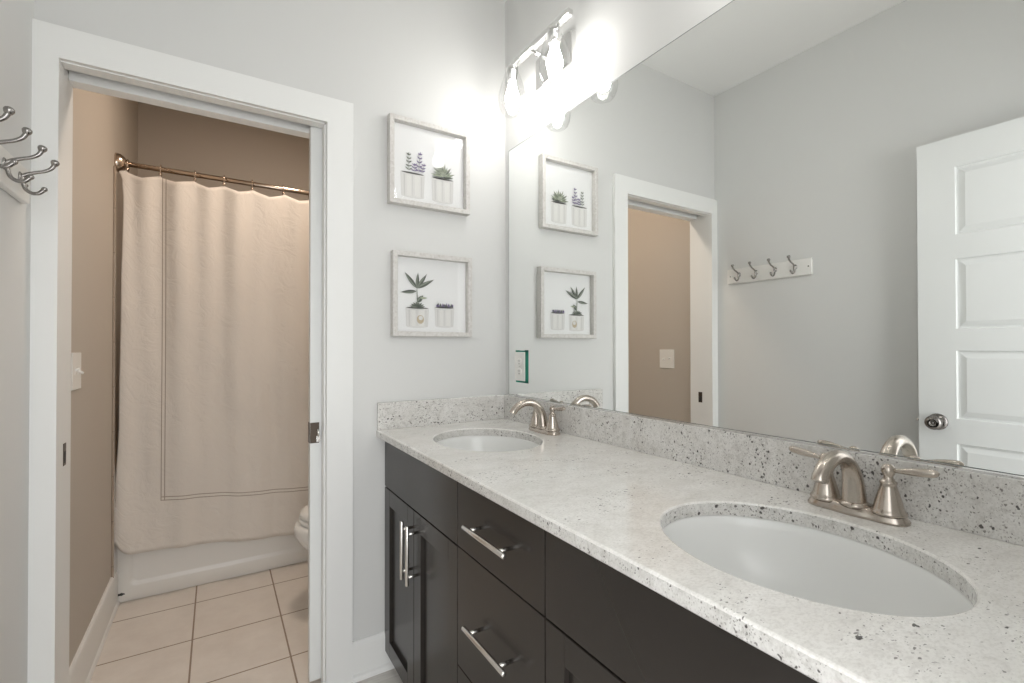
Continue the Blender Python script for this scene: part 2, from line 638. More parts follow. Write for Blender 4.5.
# strike plate let into the opposite jamb
w = MB()
w.box(XLI - 0.0006, XLI + 0.0012, 0.054, 0.080, 0.873, 0.937, 0.0006)
w.box(XLI + 0.001, XLI + 0.002, 0.060, 0.073, 0.880, 0.914, 0, mi=1)
tag(w.build('strike_plate', [M_BRONZE, M_HOLE]), 'small dark bronze strike plate on the left jamb of the pocket door', 'strike plate')

# entry door: five raised panels, opened against the left wall
DX, DT, DY0, DY1, DZ0, DZ1 = -1.404, 0.035, -1.0164, -1.795, 0.012, 2.0464
door = MB()
rects = [(-1.135, DY1 + 0.117, z0, z1) for z0, z1 in ((1.657, 1.927), (1.284, 1.562), (0.929, 1.199), (0.558, 0.832), (0.190, 0.463))]


def panel_face(x, sgn):
    def rect(y0, y1, z0, z1, d):
        return [Vector((x - sgn * d, y0, z0)), Vector((x - sgn * d, y1, z0)), Vector((x - sgn * d, y1, z1)), Vector((x - sgn * d, y0, z1))]
    def q(y0, y1, z0, z1):
        door.poly(rect(y0, y1, z0, z1, 0))
    py0, py1 = rects[0][0], rects[0][1]
    q(DY0, py0, DZ0, DZ1)
    q(py1, DY1, DZ0, DZ1)
    zs = [DZ1] + [v for r in rects for v in (r[3], r[2])] + [DZ0]
    for i in range(0, len(zs), 2):
        q(py0, py1, zs[i + 1], zs[i])
    for y0, y1, z0, z1 in rects:
        lv = [(0, 0), (0.004, 0.009), (0.010, 0.009), (0.030, 0.002)]
        rs = [rect(y0 - a, y1 + a, z0 + a, z1 - a, d) for a, d in lv]
        for A, B in zip(rs, rs[1:]):
            for i in range(4):
                j = (i + 1) % 4
                door.poly([A[i], A[j], B[j], B[i]])
        door.poly(rs[-1])


panel_face(DX, 1)
panel_face(DX - DT, -1)
a, b_ = DX, DX - DT
for p0, p1 in (((DY0, DZ0), (DY0, DZ1)), ((DY0, DZ1), (DY1, DZ1)), ((DY1, DZ1), (DY1, DZ0)), ((DY1, DZ0), (DY0, DZ0))):
    door.poly([(a, *p0), (a, *p1), (b_, *p1), (b_, *p0)])
bmesh.ops.remove_doubles(door.bm, verts=door.bm.verts[:], dist=1e-5)
bmesh.ops.recalc_face_normals(door.bm, faces=door.bm.faces[:])
ed = structure(door.build('door_2', M_DOOR), 'white five panel entry door standing open against the left wall')
for nm, sg, x0 in (('door_knob', 1, DX), ('door_knob', -1, DX - DT)):
    sc = 1.0 if sg > 0 else 0.86
    MB().lathe([(0.033, 0), (0.033, 0.003), (0.030, 0.007), (0.018, 0.010), (0.0125, 0.014), (0.0125, 0.026 * sc), (0.020, 0.031 * sc), (0.0275, 0.040 * sc), (0.0285, 0.048 * sc), (0.025, 0.057 * sc), (0.015, 0.061 * sc), (0.009, 0.0605 * sc), (0.008, 0.0575 * sc), (0.003, 0.0575 * sc), (0.0025, 0.060 * sc), (0, 0.060 * sc)],
               (x0, -1.077, 0.911), (sg, 0, 0), 32).build(nm, M_KNOB, ed)
MB().box(DX - DT + 0.005, DX - 0.005, DY0 - 0.001, DY0 + 0.0015, 0.883, 0.939, 0.0006).tube([(DX - DT / 2, DY0, 0.911), (DX - DT / 2, DY0 + 0.011, 0.911)], 0.007).build('latch_bolt', M_STEEL, ed)

# ================================================================== VANITY
def bar_pull(parent, axis, c, length, cc, proj, z):
    """bar pull: round bar on two posts; axis 'y' or 'z'"""
    w = MB()
    xb = XF - proj
    if axis == 'y':
        w.tube([(xb, c - length / 2, z), (xb, c - length / 2 + 0.001, z), (xb, c + length / 2 - 0.001, z), (xb, c + length / 2, z)], [0.0055, 0.006, 0.006, 0.0055], 16)
        ps = [(c - cc / 2, z), (c + cc / 2, z)]
    else:
        w.tube([(xb, c, z - length / 2), (xb, c, z - length / 2 + 0.001), (xb, c, z + length / 2 - 0.001), (xb, c, z + length / 2)], [0.0055, 0.006, 0.006, 0.0055], 16)
        ps = [(c, z - cc / 2), (c, z + cc / 2)]
    for y, zz in ps:
        w.tube([(xb, y, zz), (XF, y, zz)], 0.0045, 12)
    return w.build('bar_handle', M_STEEL, parent)


def carcass(y0, y1, root):
    """open box of panels, y0 > y1"""
    w = MB()
    zt = ZT - CT
    xb = -0.004
    xf = XF + 0.0195
    w.box(xf, xb, y0 - 0.016, y0, 0.068, zt)
    w.box(xf, xb, y1, y1 + 0.016, 0.068, zt)
    w.box(xf, xb, y1 + 0.016, y0 - 0.016, 0.068, 0.084)
    w.box(xb - 0.006, xb, y1 + 0.016, y0 - 0.016, 0.084, zt)
    w.box(xf, xf + 0.018, y1 + 0.016, y0 - 0.016, zt - 0.03, zt)
    w.box(xf, xf + 0.018, y1 + 0.016, y0 - 0.016, 0.672, 0.70)
    w.box(xf + 0.018, xf + 0.024, y1 + 0.016, y0 - 0.016, 0.084, zt)     # closes the front behind the fronts
    w.box(-0.46, -0.445, y1, y0, 0.0, 0.068)
    w.box(-0.445, xb, y0 - 0.016, y0, 0.0, 0.068)
    w.box(-0.445, xb, y1, y1 + 0.016, 0.0, 0.068)
    return w.build('carcass', M_CAB, root)


def shaker(y0, y1, z0, z1, root, fw=0.058):
    """framed door, y0 > y1"""
    w = MB()
    xa, xb = XF, XF + 0.019
    w.box(xa, xb, y0 - fw, y0, z0, z1, 0.0012)
    w.box(xa, xb, y1, y1 + fw, z0, z1, 0.0012)
    w.box(xa, xb, y1 + fw, y0 - fw, z1 - fw, z1, 0.0012)
    w.box(xa, xb, y1 + fw, y0 - fw, z0, z0 + fw, 0.0012)
    d = w.build('cabinet_door', M_CAB, root)
    MB().box(xa + 0.011, xb - 0.002, y1 + fw - 0.004, y0 - fw + 0.004, z0 + fw - 0.004, z1 - fw + 0.004).build('door_panel', M_CAB, d)
    return d


ZTOP = ZT - CT - 0.010
GAP = 0.0016
# sink base at the far wall
u1 = thing('sink_cabinet', 'dark espresso sink cabinet against the back wall, two doors with upright handles', 'cabinet', (-0.27, (G1 - 0.003) / 2, 0), 'espresso sink cabinets')
carcass(-0.003, G1 + 0.0005, u1)
MB().box(XF, XF + 0.019, G1 + GAP, -0.005, 0.6885 + GAP, ZTOP, 0.0014).build('false_front', M_CAB, u1)
d = shaker(-0.005, -0.3165 + GAP, 0.069, 0.687 - GAP, u1)
bar_pull(d, 'z', -0.292, 0.187, 0.135, 0.032, 0.556)
d = shaker(-0.3165 - GAP, G1 + GAP, 0.069, 0.687 - GAP, u1)
bar_pull(d, 'z', -0.343, 0.187, 0.135, 0.032, 0.556)
# drawer bank
u2 = thing('drawer_cabinet', 'dark espresso drawer cabinet between the two sink cabinets, with level bar handles', 'cabinet', (-0.27, (G1 + G2) / 2, 0))
carcass(G1 - 0.0005, G2 + 0.0005, u2)
for z0, z1, hz in ((0.6885, None, 0.776), (0.3755, 0.6885, 0.531), (0.0675, 0.3755, 0.222)):
    dr = MB().box(XF, XF + 0.019, G2 + GAP, G1 - GAP, z0 + GAP, ZTOP if z1 is None else z1 - GAP, 0.0014).build('drawer', M_CAB, u2)
    bar_pull(dr, 'y', -0.8395, 0.192, 0.137, 0.032, hz)
# sink base nearest the camera
YR = YEND + 0.004
u3 = thing('sink_cabinet', 'dark espresso sink cabinet under the near basin, cut by the lower edge of the photo', 'cabinet', (-0.27, (G2 + YR) / 2, 0), 'espresso sink cabinets')
carcass(G2 - 0.0005, YR, u3)
MB().box(XF, XF + 0.019, YR + 0.002, G2 - GAP, 0.6885 + GAP, ZTOP, 0.0014).build('false_front', M_CAB, u3)
ym = (G2 + YR) / 2
d = shaker(G2 - GAP, ym + GAP, 0.069, 0.687 - GAP, u3)
bar_pull(d, 'z', ym + 0.026, 0.187, 0.135, 0.032, 0.556)
d = shaker(ym - GAP, YR + 0.002, 0.069, 0.687 - GAP, u3)
bar_pull(d, 'z', ym - 0.026, 0.187, 0.135, 0.032, 0.556)

# countertop with two oval cut-outs
SINKS = [(-0.300, -0.372, 0.174, 0.214), (-0.311, -1.383, 0.174, 0.212)]
NE = 72


def ell(s, grow, z):
    cx, cy, a, b = s
    return [Vector((cx + (a + grow) * math.cos(2 * math.pi * i / NE), cy + (b + grow) * math.sin(2 * math.pi * i / NE), z)) for i in range(NE)]


def slab():
    bm = bmesh.new()
    x0, x1, y0, y1 = XC, -0.0005, YEND + 0.001, -0.0005
    def rect(i, z):
        pts = [(x0 + i, y0), (x1, y0), (x1, y1), (x0 + i, y1)]
        out = []
        for k in range(4):          # subdivide so the fill stays well shaped
            a_, c_ = Vector(pts[k]), Vector(pts[(k + 1) % 4])
            n = 24 if abs(c_.y - a_.y) > 1 else 8
            out += [Vector((*(a_ + (c_ - a_) * j / n), z)) for j in range(n)]
        return out
    rows_o = [rect(0.004, ZT), rect(0.0012, ZT - 0.0012), rect(0, ZT - 0.004), rect(0, ZT - CT + 0.003), rect(0.003, ZT - CT)]
    rows_h = [[ell(s, g, z) for g, z in ((0.0035, ZT), (0.001, ZT - 0.001), (0, ZT - 0.0035), (0, ZT - CT))] for s in SINKS]
    def skin(rows):
        V = [[bm.verts.new(p) for p in r] for r in rows]
        for A, B in zip(V, V[1:]):
            for i in range(len(A)):
                j = (i + 1) % len(A)
                bm.faces.new((A[i], A[j], B[j], B[i]))
        return V[0], V[-1]
    tops, bots = [], []
    for rows in [rows_o] + rows_h:
        a_, c_ = skin(rows)
        tops.append(a_)
        bots.append(c_)
    for grp in (tops, bots):
        edges = []
        for lp in grp:
            for i in range(len(lp)):
                e = bm.edges.get((lp[i], lp[(i + 1) % len(lp)]))
                edges.append(e)
        bmesh.ops.triangle_fill(bm, use_beauty=True, use_dissolve=False, edges=edges)
    # drop fill faces that fell inside a cut-out
    kill = []
    for f in bm.faces:
        c = f.calc_center_median()
        if abs(f.normal.z) > 0.9 or len(f.verts) == 3:
            for s in SINKS:
                if ((c.x - s[0]) / (s[2] - 0.002)) ** 2 + ((c.y - s[1]) / (s[3] - 0.002)) ** 2 < 1:
                    kill.append(f)
                    break
    bmesh.ops.delete(bm, geom=kill, context='FACES_ONLY')
    w = MB()
    w._join(bm, 0, False)
    return w


sl = slab()
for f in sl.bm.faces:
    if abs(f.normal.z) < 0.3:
        f.material_index = 1  # upright edges get the darker copy, their shade put into the colour
tag(sl.build('granite_countertop', [M_GRAN, M_GRAN2]), 'long pale speckled granite countertop with two oval basin cut-outs', 'countertop')
tag(MB().box(-TS, -0.0005, YEND + 0.001, -0.0005, ZT, ZS, 0.0018).build('granite_backsplash', M_GRAN2), 'long low granite backsplash running under the mirror', 'backsplash')
tag(MB().box(XC + 0.002, -TS - 0.0004, -TS, -0.0005, ZT, ZS, 0.0018).build('granite_sidesplash', M_GRAN2), 'short granite side splash on the wall below the two pictures', 'backsplash')

# undermount basins
def basin(s, label):
    cx, cy, a, b = s
    r = thing('oval_basin', label, 'sink', (cx, cy, ZT - CT - 0.155), 'oval undermount basins')
    zt = ZT - CT - 0.0003
    prof = [(1.05, 0.0), (1.015, 0.0), (1.0, -0.004), (0.985, -0.02), (0.955, -0.05), (0.90, -0.085), (0.80, -0.118), (0.64, -0.138), (0.42, -0.147), (0.22, -0.150), (0.115, -0.1515)]
    out = [(0.115, -0.161), (0.42, -0.157), (0.66, -0.148), (0.84, -0.127), (0.945, -0.09), (1.0, -0.05), (1.035, -0.012), (1.05, -0.012)]
    loops = [[Vector((cx + a * k * math.cos(q), cy + b * k * math.sin(q), zt + h)) for q in (2 * math.pi * i / 64 for i in range(64))] for k, h in prof + out]
    w = MB()
    w.loft(loops + [loops[0]], False, False)
    w.build('bowl', M_PORC, r)
    MB().lathe([(0.0, 0.001), (0.016, 0.001), (0.018, -0.001), (0.024, -0.001), (0.0255, 0.002), (0.030, 0.0028), (0.031, 0.0), (0.022, -0.03), (0.0, -0.03)], (cx, cy, zt - 0.150), (0, 0, 1), 28).build('drain', M_NICKEL, r)
    return r


basin(SINKS[0], 'white oval basin at the far end of the counter, under the pictures')
basin(SINKS[1], 'white oval basin in the near half of the counter, larger in view')


# faucets: plate, arched spout, two flared handles with levers
def faucet(cy, label):
    FX = -0.066
    r = thing('basin_faucet', label, 'faucet', (FX, cy, ZT), 'brushed nickel basin faucets')
    z = ZT
    w = MB()
    def stad(hl, hw, zz, wav=0.0):
        pts = []
        for i in range(64):
            q = 2 * math.pi * i / 64
            x, y = math.cos(q), math.sin(q)
            yy = hl * (abs(y) ** 0.72) * (1 if y >= 0 else -1)
            waist = 1 - wav * math.exp(-((abs(yy) - hl * 0.42) / (hl * 0.16)) ** 2)
            pts.append(Vector((FX + hw * waist * (abs(x) ** 0.62) * (1 if x >= 0 else -1), cy + yy, zz)))
        return pts
    w.loft([stad(0.081, 0.0285, z, 0.10), stad(0.0815, 0.029, z + 0.004, 0.10), stad(0.078, 0.026, z + 0.010, 0.14), stad(0.076, 0.024, z + 0.016, 0.18), stad(0.072, 0.020, z + 0.018, 0.2)])
    w.build('base_plate', M_NICKEL, r)
    w = MB()
    path = spline([(FX - 0.005, cy, z + 0.012), (FX - 0.007, cy, z + 0.040), (FX - 0.014, cy, z + 0.073), (FX - 0.034, cy, z + 0.099), (FX - 0.060, cy, z + 0.1115), (FX - 0.088, cy, z + 0.1115), (FX - 0.115, cy, z + 0.101), (FX - 0.131, cy, z + 0.087), (FX - 0.136, cy, z + 0.078)], 6)
    n = len(path)
    rad = [0.0200 - 0.0070 * smoothstep(0, 0.45, i / (n - 1)) for i in range(n)]
    w.tube(path, rad, 22)
    w.lathe([(0.0255, 0), (0.0250, 0.003), (0.0225, 0.006), (0.020, 0.008)], (FX - 0.005, cy, z + 0.016), (0, 0, 1), 24)
    w.build('spout', M_NICKEL, r)
    for s in (1, -1):
        hy = cy + s * 0.051
        h = MB().lathe([(0.0275, 0.0), (0.0272, 0.004), (0.0240, 0.0075), (0.0225, 0.011), (0.0200, 0.022), (0.0160, 0.036), (0.0128, 0.047), (0.0120, 0.052), (0.0132, 0.0535), (0.0132, 0.056), (0.0105, 0.058), (0.0075, 0.063), (0.0072, 0.066), (0.0092, 0.0695), (0.0108, 0.0745), (0.0108, 0.079), (0.0085, 0.0845), (0.004, 0.0878), (0, 0.0884)],
                       (FX, hy, z + 0.014), (0, 0, 1), 26).build('handle', M_NICKEL, r)
        p = [(FX, hy + s * d_, z + h_) for d_, h_ in ((0.006, 0.0912), (0.014, 0.0920), (0.022, 0.0930), (0.034, 0.0945), (0.046, 0.0960), (0.057, 0.0974), (0.064, 0.0984), (0.0685, 0.0990), (0.0705, 0.0992))]
        w = MB()
        w.tube(p, [0.0045, 0.0042, 0.0052, 0.0068, 0.0076, 0.0076, 0.0068, 0.0048, 0.002], 16)
        w.build('lever', M_NICKEL, h)
    return r


faucet(-0.380, 'brushed nickel arched faucet behind the far basin in the corner')
faucet(-1.374, 'brushed nickel arched faucet behind the near basin, both lever handles in view')

# mirror
mr = MB()
mr.box(-0.0062, -0.0015, YEND + 0.002, -0.036, 1.0105, 2.0696, 0)
for f in mr.bm.faces:
    f.material_index = 1
e_ = 0.0028                       # ground edge round the silvered face
my0, my1, mz0, mz1 = YEND + 0.002, -0.036, 1.0105, 2.0696
mr.box(-0.0066, -0.0060, my0 + e_, my1 - e_, mz0 + 0.001, mz1 - e_, 0, mi=0)
mir = tag(mr.build('wall_mirror', [M_MIRROR, M_MEDGE]), 'large frameless mirror on the wall above the granite backsplash', 'mirror')
w = MB()
w.box(-0.0072, -0.0005, YEND + 0.002, -0.036, 1.0058, 1.0100, 0.0004)
w.build('bottom_channel', M_CHROME, mir)

# outlet let into the mirror
ox = -0.0068
out = thing('outlet_cover', 'white outlet cover set in the mirror beside the far corner', 'outlet', (ox, -0.131, 1.134))
w = MB()
w.box(ox - 0.005, ox, -0.168, -0.094, 1.074, 1.194, 0.0018)
w.build('cover_plate', M_PLATE, out)
for zc in (1.1135, 1.1545):
    w = MB()
    w.lathe([(0.0168, 0), (0.0168, 0.0018), (0.0155, 0.0026), (0, 0.0026)], (ox - 0.0048, -0.131, zc), (-1, 0, 0), 24, sx=0.85)
    for dy in (-0.006, 0.006):
        w.box(ox - 0.0078, ox - 0.0072, -0.131 + dy - 0.001, -0.131 + dy + 0.001, zc - 0.002, zc + 0.007, mi=1)
    w.tube([(ox - 0.0072, -0.131, zc - 0.009), (ox - 0.0078, -0.131, zc - 0.009)], 0.0024, 10, mi=1)
    w.build('receptacle', [M_PLATE, M_HOLE], out)
w = MB()
w.lathe([(0.003, 0), (0.003, 0.001), (0, 0.0015)], (ox - 0.005, -0.131, 1.134), (-1, 0, 0), 10)
w.build('screw', M_STEEL, out)
random.seed(4)
w = MB()
tp = ox - 0.0005


def tape(y0, y1, z0, z1, vertical):
    n = 9
    A, B = [], []
    for i in range(n):
        s = i / (n - 1)
        j = random.uniform(-0.0016, 0.0016)
        if vertical:
            A.append((y0 + j, z0 + (z1 - z0) * s)); B.append((y1, z0 + (z1 - z0) * s))
        else:
            A.append((y0 + (y1 - y0) * s, z0)); B.append((y0 + (y1 - y0) * s, z1 + j * 0.5))
    poly = A + B[::-1]
    w.loft([[Vector((tp, y, z)) for y, z in poly], [Vector((tp + 0.0004, y, z)) for y, z in poly]], smooth=False)


tape(-0.164, -0.190, 1.066, 1.202, True)
tape(-0.190, -0.094, 1.193, 1.2005, False)
tape(-0.190, -0.096, 1.0665, 1.075, False)
tag(w.build('painters_tape', M_TAPE), 'torn green painters tape round three sides of the outlet on the mirror', 'tape')

# vanity light: back plate, arm, bar, two sockets with clear jar shades
BX, BZ = -0.116, 2.302


def vanity_light(cy, label):
    vl = thing('vanity_light', label, 'lamp', (0, cy, 2.28), 'light bars above the mirror')
    w = MB()
    w.box(-0.022, -0.0005, cy - 0.111, cy + 0.111, 2.222, 2.342, 0.003)
    w.build('backplate', M_CHROME, vl)
    MB().tube([(-0.022, cy, 2.285), (-0.07, cy, 2.287), (BX, cy, BZ - 0.004)], 0.0075).build('arm', M_CHROME, vl)
    MB().box(BX - 0.011, BX + 0.011, cy - 0.222, cy + 0.163, BZ - 0.009, BZ + 0.009, 0.0015).build('bar', M_CHROME, vl)
    for by in (cy + 0.133, cy - 0.137):
        s = MB().lathe([(0.0, 0), (0.0235, 0), (0.0245, -0.003), (0.0245, -0.020), (0.021, -0.023), (0.021, -0.050), (0.019, -0.053), (0, -0.053)], (BX, by, BZ - 0.006), (0, 0, 1), 28).build('socket', M_CHROME, vl)
        zb = BZ - 0.056
        MB().lathe([(0.0135, 0.002), (0.0140, -0.012), (0.0165, -0.026), (0.0225, -0.044), (0.0275, -0.062), (0.0285, -0.074), (0.0250, -0.088), (0.0165, -0.098), (0.0, -0.102)], (BX, by, zb), (0, 0, 1), 24).build('bulb', M_BULB, s)
        zt = BZ - 0.024
        MB().lathe([(0.0245, 0.0), (0.0265, -0.004), (0.030, -0.012), (0.0385, -0.034), (0.0465, -0.062), (0.0530, -0.090), (0.0545, -0.112), (0.0510, -0.136), (0.0435, -0.153), (0.036, -0.161), (0.032, -0.163)], (BX, by, zt), (0, 0, 1), 36, cap0=False, cap1=False).build('glass_shade', M_GLASS, vl)


vanity_light(-0.376, 'polished nickel two bulb light bar with clear glass shades above the far basin')
vanity_light(-1.370, 'matching two bulb light bar above the near basin, over the top edge of the photo')

# ================================================================== PICTURES
def picture(x0, x1, z0, z1, label, art, grp):
    r = thing('framed_print', label, 'picture', ((x0 + x1) / 2, 0, (z0 + z1) / 2), grp)
    fw, yb, yf = 0.0185, -0.001, -0.034
    w = MB()
    prof = [(0.0, yb), (0.0, yf + 0.0015), (0.0015, yf), (fw - 0.0015, yf), (fw, yf + 0.0015), (fw, yb)]   # (inset, y)
    loops = []
    for i, y in prof:
        loops.append([Vector((x0 + i, y, z0 + i)), Vector((x1 - i, y, z0 + i)), Vector((x1 - i, y, z1 - i)), Vector((x0 + i, y, z1 - i))])
    w.loft(loops + [loops[0]], False, False, smooth=False)
    w.build('frame', M_FRAME, r)
    X0, X1, Z0, Z1 = x0 + fw, x1 - fw, z0 + fw, z1 - fw
    yp = -0.0065
    w = MB()
    w.box(X0, X1, yp, -0.002, Z0, Z1)
    w.layer = 0
    def P(u, v):
        w_ = X1 - X0
        return X0 + u * w_, Z0 + v * (Z1 - Z0)
    def ink(pts, mi):
        w.layer += 1
        y = yp - 0.00012 * w.layer - 0.0002
        w.poly([Vector((*[P(*p)[0]], y, P(*p)[1])) for p in pts], mi)
    art(ink)
    w.build('print', [M_PAPER, M_POT, M_POTD, M_POTL, M_SOIL, M_LEAF, M_LEAFD, M_LEAFM, M_LAV, M_TAN], r)
    MB().box(X0, X1, -0.0185, -0.0170, Z0, Z1).build('glass_pane', M_PANE, r)
    return r


def pot(ink, u0, u1, v0, v1, tap=0.012):
    def cyl(a, b, c, d, t0, mi):
        n = 12
        pts = []
        um = (a + b) / 2
        hw = (b - a) / 2
        for i in range(n + 1):
            q = math.pi + math.pi * i / n
            pts.append((um + (hw - t0) * math.cos(q), c + 0.022 * math.sin(q) + 0.012))
        for i in range(n + 1):
            q = math.pi * i / n
            pts.append((um + hw * math.cos(q), d + 0.014 * math.sin(q)))
        ink(pts, mi)
    cyl(u0 - 0.004, u1 + 0.004, v0 - 0.004, v1, tap, 2)
    cyl(u0, u1, v0, v1, tap, 1)
    du = u1 - u0
    for a, b_, mi in ((0.12, 0.17, 2), (0.24, 0.42, 3), (0.47, 0.50, 2), (0.58, 0.80, 3), (0.86, 0.90, 2)):
        ink([(u0 + du * a + tap * 0.4, v0 + 0.012), (u0 + du * b_, v0 + 0.006), (u0 + du * b_, v1 - 0.028), (u0 + du * a, v1 - 0.028)], mi)
    n = 16
    um, hw = (u0 + u1) / 2, du / 2
    ink([(um + hw * 0.97 * math.cos(2 * math.pi * i / n), v1 + 0.011 * math.sin(2 * math.pi * i / n)) for i in range(n)], 4)


def leaf(ink, a, b, wd, mi, mi2=None, n=6):
    ax, ay = a
    bx, by = b
    dx, dy = bx - ax, by - ay
    L = math.hypot(dx, dy)
    nx, ny = -dy / L, dx / L
    def side(s, k=1.0):
        return [(ax + dx * i / n + nx * s * wd * k * math.sin(math.pi * (i / n) ** 0.8), ay + dy * i / n + ny * s * wd * k * math.sin(math.pi * (i / n) ** 0.8)) for i in range(n + 1)]
    ink(side(1) + side(-1)[::-1][1:-1], mi)
    if mi2 is not None:
        ink(side(1, 0.75) + [(ax + dx * i / n, ay + dy * i / n) for i in range(n, -1, -1)][1:-1], mi2)


def art_upper(ink):
    pot(ink, 0.11, 0.43, 0.075, 0.385)
    pot(ink, 0.535, 0.845, 0.075, 0.385)
    rnd = random.Random(2)
    for su, top, lean, mi in ((0.215, 0.63, 0.0, 7), (0.345, 0.665, 0.025, 8), (0.285, 0.50, 0.005, 8), (0.385, 0.52, 0.035, 8)):
        v0 = 0.395
        nt_ = 5 if top > 0.6 else 3
        leaf(ink, (su, v0), (su + lean, top), 0.003, 7)
        leaf(ink, (su + lean, top - 0.02), (su + lean, top + 0.02), 0.007, mi)
        for k in range(nt_):
            s_ = (k + 0.5) / nt_
            u, v = su + lean * s_, v0 + (top - v0) * s_
            wd = 0.052 * (1 - 0.45 * s_)
            for sd in (-1, 1):
                leaf(ink, (u, v), (u + sd * wd, v + 0.028 + rnd.uniform(-0.008, 0.008)), 0.0085, mi if (k + sd) % 3 else (8 if mi == 8 else 6))
    for k in range(12):
        q = math.pi * (0.02 + 0.96 * k / 11)
        L = 0.155 + 0.03 * (k % 2)
        leaf(ink, (0.69, 0.405), (0.69 + 0.98 * L * math.cos(q), 0.41 + L * math.sin(q) * 0.98), 0.0175, 7 if k % 3 else 6, 5)
    for k in range(8):
        q = math.pi * (0.05 + 0.90 * k / 7)
        leaf(ink, (0.69, 0.405), (0.69 + 0.115 * math.cos(q), 0.41 + 0.11 * math.sin(q)), 0.016, 6, 5)
    for k in range(5):
        q = math.pi * (0.12 + 0.76 * k / 4)
        leaf(ink, (0.69, 0.41), (0.69 + 0.065 * math.cos(q), 0.41 + 0.075 * math.sin(q)), 0.015, 7, 5)


def art_lower(ink):
    pot(ink, 0.135, 0.45, 0.07, 0.325)
    ink([(0.335 + 0.05 * math.cos(i * math.pi / 8), 0.17 + 0.06 * math.sin(i * math.pi / 8)) for i in range(16)], 9)
    ink([(0.34 + 0.03 * math.cos(i * math.pi / 8), 0.19 + 0.03 * math.sin(i * math.pi / 8)) for i in range(16)], 1)
    pot(ink, 0.54, 0.82, 0.08, 0.345)
    c = (0.285, 0.59)
    leaf(ink, (0.295, 0.33), (0.283, 0.62), 0.008, 7)
    for tip, wd in (((0.115, 0.80), 0.027), ((0.30, 0.805), 0.024), ((0.425, 0.795), 0.025), ((0.525, 0.725), 0.027), ((0.06, 0.525), 0.024)):
        st = c if tip[1] > 0.6 else (0.28, 0.55)
        leaf(ink, st, tip, wd, 6, 7, 8)
    leaf(ink, (0.29, 0.40), (0.37, 0.50), 0.032, 6, 7)
    leaf(ink, (0.33, 0.46), (0.43, 0.465), 0.016, 5)
    for k in range(8):
        q = math.pi * (0.05 + 0.9 * k / 7)
        leaf(ink, (0.29, 0.335), (0.29 + 0.11 * math.cos(q), 0.335 + 0.075 * math.sin(q)), 0.015, 6, 7)
    for k in range(22):
        u = 0.565 + 0.23 * (k / 21)
        leaf(ink, (u, 0.35), (u + 0.012 * math.sin(k * 2.3), 0.385 + 0.022 * math.sin(k * 1.7)), 0.013, 6 if k % 2 else 8)


picture(-0.5315, -0.192, 1.765, 2.1025, 'upper whitewashed frame with lavender and green succulent in white pots', art_upper, 'plant prints on the back wall')
picture(-0.518, -0.182, 1.2565, 1.5845, 'lower whitewashed frame with tall dark leafy stem beside a small potted succulent', art_lower, 'plant prints on the back wall')

# ================================================================== HOOK RAIL on the left wall
hr = thing('hook_rail', 'white wall board with four pewter double hooks on the left wall', 'coat rack', (XL, -0.326, 1.583))
w = MB()
w.box(XL, XL + 0.016, -0.560, -0.092, 1.584, 1.6695, 0.004, 3)
w.build('board', M_BOARD, hr)
for y in (-0.112, -0.545):
    MB().lathe([(0.004, 0), (0.004, 0.001), (0.002, 0.002), (0, 0.002)], (XL + 0.016, y, 1.627), (1, 0, 0), 12).build('screw', M_HOOKM, hr)
for y in (-0.168, -0.270, -0.376, -0.480):
    b0 = XL + 0.016
    w = MB()
    w.lathe([(0.0115, 0), (0.0115, 0.0015), (0.009, 0.004), (0.0055, 0.0055), (0, 0.006)], (b0, y, 1.632), (1, 0, 0), 18, sx=1.2, sy=0.9)
    p = spline([(b0 + 0.003, y, 1.634), (b0 + 0.014, y, 1.642), (b0 + 0.030, y, 1.649), (b0 + 0.045, y, 1.655), (b0 + 0.057, y, 1.664), (b0 + 0.063, y, 1.676)], 5)
    w.tube(p, [0.0052 - 0.0012 * math.sin(math.pi * i / (len(p) - 1)) for i in range(len(p))], 12)
    w.lathe([(0.004, -0.007), (0.0066, -0.004), (0.0084, 0.0), (0.0086, 0.003), (0.0074, 0.0062), (0.0045, 0.0084), (0, 0.009)], (b0 + 0.0632, y, 1.678), (0.3, 0, 1), 14)
    p = spline([(b0 + 0.004, y, 1.637), (b0 + 0.0065, y, 1.618), (b0 + 0.011, y, 1.604), (b0 + 0.022, y, 1.5965), (b0 + 0.034, y, 1.598), (b0 + 0.043, y, 1.607)], 5)
    w.tube(p, [0.0052 - 0.001 * math.sin(math.pi * i / (len(p) - 1)) for i in range(len(p))], 12)
    w.ball((b0 + 0.0445, y, 1.6095), 0.0062)
    w.build('double_hook', M_HOOKM, hr)

# ================================================================== TOILET ROOM
# switch plate on the side wall
sw = thing('light_switch', 'white double toggle switch plate on the taupe side wall', 'light switch', (XB, 0.345, 1.135))
MB().box(XB, XB + 0.006, 0.286, 0.404, 1.0735, 1.1975, 0.002).build('cover_plate', M_PLATE, sw)
for y, s in ((0.321, 1), (0.369, -1)):
    MB().box(XB + 0.0055, XB + 0.0075, y - 0.006, y + 0.006, 1.1235, 1.1475, 0.0008).tube([(XB + 0.004, y, 1.1355), (XB + 0.018, y, 1.1355 + s * 0.009)], [0.0052, 0.0036], 10).build('toggle', M_PLATE, sw)

# tub
tub = thing('bathtub', 'white alcove bathtub behind the hanging curtain', 'bathtub', (-0.744, (YT + YFAR) / 2, 0))
w = MB()
tx0, tx1, ty0, ty1, tz = XB + 0.001, -0.001, YT, YFAR - 0.001, 0.39


